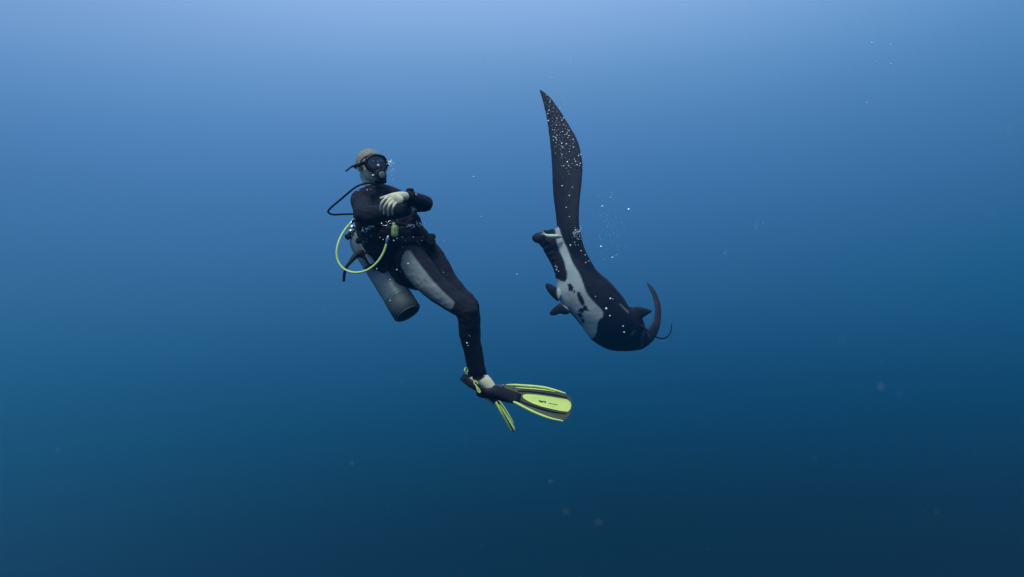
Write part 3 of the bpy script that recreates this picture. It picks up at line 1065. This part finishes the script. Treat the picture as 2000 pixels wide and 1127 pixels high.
dors = [
    (1222, 592, 8.44, 1240, 640, 8.44, .07, .07), (1231, 599, 8.42, 1252, 628, 8.42, .05, .05), (1242, 598, 8.40, 1257, 621, 8.40, .035, .035),
    (1252, 598.5, 8.38, 1263, 617, 8.38, .025, .025), (1264, 601.5, 8.36, 1270, 613, 8.36, .015, .015), (1273, 605.5, 8.35, 1275, 609, 8.35, .008, .008), (1276.5, 607.5, 8.35, 1277, 608.5, 8.35, .003, .003)]
mp = [lens_loft(wing, sharp=1.3), lens_loft(bodyst, sharp=0.95), lens_loft(cres, sharp=1.0), lens_loft(dors, sharp=1.1)]
for st_ in ([(1065, 556, 8.34, 1067.5, 553, 8.34, .012, .012), (1067, 564, 8.33, 1075, 555, 8.33, .02, .02), (1072, 572, 8.32, 1081, 558.5, 8.32, .03, .03), (1079, 580, 8.32, 1088, 563, 8.32, .035, .035), (1090, 590, 8.32, 1097, 570, 8.32, .03, .03)],
            [(1072, 612, 8.28, 1075, 617, 8.28, .012, .012), (1077, 604, 8.28, 1083, 617.5, 8.28, .02, .02), (1086, 597, 8.28, 1094, 613, 8.28, .028, .028), (1094, 592, 8.28, 1104, 615, 8.28, .032, .032), (1104, 598, 8.30, 1114, 612, 8.30, .03, .03)]):
    mp.append(lens_loft(st_, sharp=1.1, sub=3))
# curled head fin and mouth corner, gill ridges
mp += [
    ell(P(1053, 465, 8.40), Vector((0.085, 0, -0.020)), Vector((0, 0.06, 0)), Vector((0.020, 0, 0.062))),
    ell(P(1063, 471, 8.42), Vector((0.07, 0, -0.04)), Vector((0, 0.07, 0)), Vector((0.02, 0, 0.075))),
    ell(P(1064, 455, 8.44), Vector((0.05, 0.02, 0)), Vector((0, 0.06, 0)), Vector((0, 0, 0.032))),
    ell(P(1070, 474, 8.42), Vector((0.072, 0, -0.03)), Vector((0, 0.09, 0)), Vector((0.02, 0, 0.06))),
]
for i, (gx, gy) in enumerate(((1064, 487), (1070, 498), (1075, 508), (1080, 518), (1084, 529), (1087, 539))):
    mp.append(tube([P(gx + 12, gy - 6, 8.34), P(gx + 5, gy - 2.5, 8.34), P(gx, gy, 8.39)], [0.010, 0.018, 0.018], seg=10, sub=3))
manta_me = fuse('body', mp, 0.0105, it=5)
WHITE = [(1084, 444), (1089, 442), (1093, 447), (1097, 462), (1102, 473), (1107, 484), (1112, 498), (1119, 514), (1128, 529), (1137, 546), (1140, 557), (1144, 569), (1151, 580), (1159, 589), (1167, 597), (1174, 604), (1179, 611), (1177, 618), (1170, 624), (1166, 630), (1167, 640), (1166, 651), (1158, 660), (1150, 664), (1141, 650), (1135, 632), (1119, 612), (1103, 599), (1092, 588), (1089, 578), (1087, 560), (1086, 545), (1090, 546), (1102, 550), (1106, 543), (1107, 534), (1104, 519), (1101, 508), (1097, 499), (1092, 487), (1089, 477), (1087, 466)]
SPOTS = [[(1109, 557), (1114, 555), (1119, 561), (1118, 567), (1112, 566)], [(1120, 567), (1123, 567), (1124, 571), (1121, 571)],
         [(1129, 572), (1134, 574), (1139, 585), (1140, 593), (1136, 595), (1131, 587)], [(1139, 597), (1144, 600), (1149, 607), (1141, 606), (1138, 610), (1131, 607), (1133, 603), (1139, 602)],
         [(1129, 612), (1135, 612), (1138, 618), (1132, 619)], [(1135, 624), (1139, 623), (1141, 629), (1137, 630)]]
MARKS_AND_GLINTS = [[(1210, 594), (1213, 594), (1228, 609), (1226, 611)], [(1232, 653), (1236, 647), (1242, 645), (1239, 651), (1234, 656)], [(1254, 655), (1257, 647), (1260, 644), (1262, 647), (1257, 654), (1254, 661)], [(1250, 662), (1258, 646), (1270, 652), (1274, 662), (1262, 676), (1250, 680)]]  # pale streak and smear, then a highlight and lit grey patch painted into the colour


def belly(c, n):
    if c.y > 8.75 or n.y > 0.25:
        return 0.0
    x, y = px_of(c)
    wb = 1.8 * noise.noise(c * 9) + 1.4 * noise.noise(c * 30)
    w = soft(x + wb, y + wb, WHITE, 1.3)
    for s in SPOTS:
        w = min(w, 1 - soft(x + wb * 0.6, y - wb * 0.6, s, 1.1))
    w *= 1 - 0.25 * max(0, noise.noise(c * 6 + Vector((3, 0, 0))))
    for i, s in enumerate(MARKS_AND_GLINTS):
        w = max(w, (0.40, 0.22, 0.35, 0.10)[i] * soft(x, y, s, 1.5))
    return w


SPOTS = [[(sum(q[0] for q in s) / len(s) + (x - sum(q[0] for q in s) / len(s)) * 1.3, sum(q[1] for q in s) / len(s) + (y - sum(q[1] for q in s) / len(s)) * 1.3) for x, y in s] for s in SPOTS]
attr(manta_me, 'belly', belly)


def brown(c, n):
    x, y = px_of(c)
    f = 0.0
    if x > 1258 and y > 545:
        f = 1.0
    elif x > 1232 and y < 635 and y > 590:
        f = 0.8 * min(1, (x - 1232) / 15)
    if x < 1062 and y < 480:
        f = 1.0
    if y < 470 and x > 1062:
        f = max(f, 0.45 * min(1, (470 - y) / 300))
    return max(0, min(1, f * (0.7 + 0.6 * noise.noise(c * 5))))


attr(manta_me, 'brown', brown)
displace(manta_me, lambda c, n: 0.006 * noise.noise(c * 4) + 0.002 * noise.noise(c * 16))
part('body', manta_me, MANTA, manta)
part('tail', tube([P(1248, 634, 8.50), P(1254, 637, 8.40), P(1260, 641, 8.36), P(1272, 652, 8.34), P(1284, 659, 8.34), P(1296, 661, 8.36), P(1306, 655, 8.4), (P(1310.5, 646, 8.42)), P(1312, 632, 8.45)],
                 [0.014, 0.012, 0.0105, 0.0095, 0.009, 0.0085, 0.008, 0.007, 0.005], seg=12), MANTA, manta)


# remoras riding with the manta
def remora(pts, rads, m, label, tail_dir, fins=True, stripe=False):
    c = P(*pts[len(pts) // 2])
    r = root('remora', c, label, 'fish')
    me = fuse('body', [tube([P(*p) for p in pts], rads, seg=16)], 0.006, it=1)
    if stripe:
        attr(me, 'stripe', lambda co, n: max(0.0, min(1.0, 0.5 + 1.4 * n.z)) if n.z > 0 else max(0.0, min(1.0, -0.2 - 1.4 * n.z)))
    part('body', me, m, r)
    t = P(*pts[0])
    d = (P(*pts[0]) - P(*pts[1])).normalized()
    s = Vector((d.z, 0, -d.x)).normalized()
    for q in (-1, 1):
        tip = t + d * 0.055 + s * q * tail_dir
        part('tail_fin', tube([t - d * 0.01, t.lerp(tip, 0.5), tip], [0.014, 0.011, 0.003], seg=10, flat=Vector((0, 1, 0)), ff=0.35), m, r)
    if fins:
        k = len(pts) // 2
        b = P(*pts[k])
        a2 = (P(*pts[k]) - P(*pts[k - 1])).normalized()
        s2 = Vector((a2.z, 0, -a2.x)).normalized()
        for q in (-1, 1):
            part('side_fin', tube([b, b + s2 * q * 0.03 - a2 * 0.02, b + s2 * q * 0.05 - a2 * 0.05], [0.014, 0.010, 0.003], seg=10, flat=Vector((0, 1, 0)), ff=0.35), m, r)
    return r


remora([(1064, 458, 8.30), (1070, 461, 8.27), (1079, 462, 8.26), (1088, 462, 8.26), (1096, 462, 8.29)], [0.012, 0.022, 0.028, 0.026, 0.014], REMP,
       'pale green striped remora beside the brown head lobe at the top of the belly', 0.02, fins=False, stripe=True)

# ================================================================== BUBBLES AND PARTICLES
bub_me = to_mesh('bubble', ell((0, 0, 0), (1, 0, 0), (0, 1, 0), (0, 0, 0.8), 14, 8))
bub_me.materials.append(BUB)
faint_me = bub_me.copy()
faint_me.materials.clear()
faint_me.materials.append(BUBS)


def cloud(name, pts, label, m, catg='bubbles'):
    """many tiny bubbles joined into one mass; pts: (x, y, Y, radius)"""
    vf = [ell(P(x, y, Y), (r, 0, 0), (0, r, 0), (0, 0, r * random.uniform(0.65, 1)), 8, 5) for x, y, Y, r in pts]
    c = P(pts[0][0], pts[0][1], pts[0][2])
    return single(name, join(vf), m, label, catg, c, kind='stuff')


def wing_lr(y):
    for a, b in zip(wing, wing[1:]):
        if a[1] <= y <= b[1]:
            t = (y - a[1]) / (b[1] - a[1])
            return [a[i] + (b[i] - a[i]) * t for i in range(6)]


pts = []
rr = random.Random(3)
while len(pts) < 125:
    y = rr.triangular(184, 352, 240)
    w = wing_lr(y)
    if not w:
        continue
    f = rr.uniform(0.14, 0.92)
    if y > 300:
        f = rr.uniform(0.3, 0.95)
    x = w[0] + (w[3] - w[0]) * f
    Y = w[2] + (w[5] - w[2]) * f - 0.10 - rr.random() * 0.05
    r = rr.choice((0.0035, 0.0042, 0.005, 0.0065, 0.010)) * rr.uniform(0.8, 1.1)
    if any(math.hypot(x - q[0], y - q[1]) < 3.4 for q in pts):
        continue
    pts.append((x, y, Y, r))
for x, y, r in ((1098, 363, 0.011), (1118, 366, .008), (1112, 382, 0.010), (1106, 405, 0.008), (1112, 423, 0.008), (1084, 268, .009), (1134, 302, .011), (1094, 212, .012), (1071, 236, .012), (1067, 186, .010),
                (1114, 479, .010), (1135, 490, .008), (1143, 498, .008), (1150, 510, .007), (1144, 513, .008), (1163, 579, .007), (1192, 583, .012), (1184, 603, .014), (1191, 617, .009), (1197, 584, .006),
                (1217, 637, .009), (1219, 649, .011), (1085, 520, .008), (1087, 527, .009), (1091, 530, .007), (1088, 522, .006)):
    w = wing_lr(y)
    Y = (w[2] + w[5]) / 2 - 0.16 if (w and y < 470) else 8.12
    pts.append((x, y, Y, r))
cloud('bubbles', pts, 'tiny white bubbles speckling the raised wing and side of the manta', BUB)

pts = []
for _ in range(60):
    pts.append((rr.gauss(1127, 5), rr.gauss(456, 8), 8.15 + rr.random() * 0.1, rr.uniform(0.002, 0.0075)))
cloud('bubbles', pts, 'small burst of white bubbles where the raised wing meets the body', BUBS)

pts = []
for _ in range(60):
    pts.append((rr.uniform(1160, 1222), rr.triangular(372, 520, 480), rr.uniform(8.0, 8.8), rr.uniform(0.002, 0.0050)))
for cx, cy, n, s in ((1108, 127, 20, 8), (1078, 155, 16, 6), (1100, 185, 16, 9), (1108, 200, 14, 7), (1480, 437, 14, 7), (1416, 492, 6, 3), (1192, 378, 10, 4)):
    for _ in range(n):
        pts.append((rr.gauss(cx, s), rr.gauss(cy, s * 0.6), rr.uniform(8.2, 8.9), rr.uniform(0.0015, 0.0055)))
cloud('bubbles', pts, 'loose trails of faint bubbles drifting above and right of the manta', BUBS)

pts = []
for x, y, Y, r in ((735, 437, 4.70, .0045), (762, 429, 4.70, .003), (776, 430, 4.66, .004), (769, 470, 4.66, .006), (775, 466, 4.64, .005), (742, 464, 4.66, .004), (748, 468, 4.66, .004), (786, 463, 4.70, .004), (807, 463, 4.73, .0045),
                   (797, 515, 4.68, .0065), (789, 512, 4.70, .003), (775, 527, 4.75, .006), (736, 525, 4.74, .005), (762, 546, 4.75, .005), (786, 482, 4.72, .003), (912, 670, 4.68, .0055), (917, 656, 4.68, .003), (914, 675, 4.68, .003), (866, 532, 4.86, .0035),
                   (813, 432, 4.74, .003), (709, 432, 4.74, .004), (725, 461, 4.72, .003), (762, 587, 4.75, .005), (824, 470, 4.8, .003), (867, 470, 4.8, .002),
                   (745, 408, 4.6, .003), (731, 418, 4.68, .003), (717, 371, 4.78, .004), (724, 370, 4.78, .003), (700, 372, 4.80, .004)):
    pts.append((x, y, Y, r))
for _ in range(28):
    pts.append((rr.uniform(700, 845), rr.uniform(425, 478), 4.66, rr.uniform(0.001, 0.0022)))
for _ in range(24):
    pts.append((rr.uniform(690, 760), rr.uniform(376, 425), 4.62, rr.uniform(0.001, 0.0018)))
cloud('bubbles', pts, 'tiny bubbles clinging to the vest and wetsuit of the diver', BUB)

pts = []
for _ in range(34):
    pts.append((rr.gauss(762, 3.2), rr.gauss(319, 3.6), 4.82 + rr.uniform(-.02, .02), rr.uniform(0.0015, 0.0052)))
for _ in range(18):
    pts.append((rr.gauss(766, 3), rr.uniform(322, 356), 4.82, rr.uniform(0.001, 0.003)))
for _ in range(12):
    pts.append((rr.uniform(728, 764), rr.gauss(314, 1.2), 4.78, rr.uniform(0.001, 0.002)))
cloud('bubbles', pts, 'sparkling bubbles clustered at the right edge of the dive mask', BUB)

SINGLES = [
    (1703, 84, 5.5, 0.0052, 'bright bubble high at the upper right, left one of a pair', BUB),
    (1740, 87, 5.5, 0.0050, 'bright bubble high at the upper right, right one of a pair', BUB),
    (1711, 122, 5.5, 0.0045, 'faint bubble just below the left one of the bright pair', BUBS),
    (1740, 125, 5.5, 0.0045, 'faint bubble just below the right one of the bright pair', BUBS),
    (1693, 201, 5.5, 0.0042, 'lone bubble at the upper right well below the bright pair', BUB),
    (1228, 409, 8.2, 0.0125, 'brightest bubble right of the raised manta wing', BUB),
    (925, 345, 5.4, 0.0046, 'lone bright bubble in the open water between diver and manta', BUB),
    (940, 423, 5.6, 0.004, 'small faint bubble in open water right of the diver elbow', BUBS),
    (1010, 536, 6.5, 0.006, 'small faint bubble in open water left of the manta belly', BUBS),
    (1176, 403, 8.4, 0.010, 'topmost bubble of the trail right of the manta wing', BUB),
    (1192, 386, 8.4, 0.008, 'small bubble between raised wing and brightest bubble', BUBS),
    (1174, 482, 8.3, 0.009, 'bubble low in the trail right of the manta shoulder', BUB),
    (1196, 503, 8.3, 0.009, 'lowest bubble of the trail right of the manta shoulder', BUB),
]
for x, y, Y, r, lab, m in SINGLES:
    o = bpy.data.objects.new('bubble', bub_me if m is BUB else faint_me)
    o.location = P(x, y, Y)
    o.scale = (r * 1.25, r * 1.25, r * 1.25)
    o['label'] = lab
    o['category'] = 'bubble'
    o['group'] = 'single air bubbles in the open water'
    COL.objects.link(o)

# drifting particles: a few close to the lens (out of focus) and a thin scatter further off
pts = []
for x, y, Y, r in ((1975, 245, 0.62, 0.0011), (1969, 256, 0.60, 0.0009), (1979, 232, 0.66, 0.0007), (1720, 755, 0.60, 0.0010), (1757, 770, 0.7, 0.0006), (1105, 1000, 0.7, 0.0008), (1168, 1020, 0.66, 0.0008), (1590, 895, 0.8, 0.0005), (1830, 1000, 0.8, 0.0006),
                   (112, 878, 0.9, 0.0008), (785, 745, 1.0, 0.0009), (1645, 662, 0.6, 0.0007), (1075, 940, 1.1, 0.0009), (543, 492, 1.2, 0.001), (1936, 420, 0.8, 0.0007), (687, 905, 1.1, 0.0009), (340, 160, 0.9, 0.0006), (1590, 200, 0.9, 0.0008)):
    pts.append((x, y, Y, r))
for _ in range(900):
    Y = rr.uniform(1.5, 11)
    pts.append((rr.uniform(-100, 2100), rr.uniform(-60, 1190), Y, rr.uniform(0.0003, 0.0009) * (1 + Y * 0.12)))
cloud('marine_snow', pts, 'fine pale particles drifting all through the blue water', SNOW, 'particles')
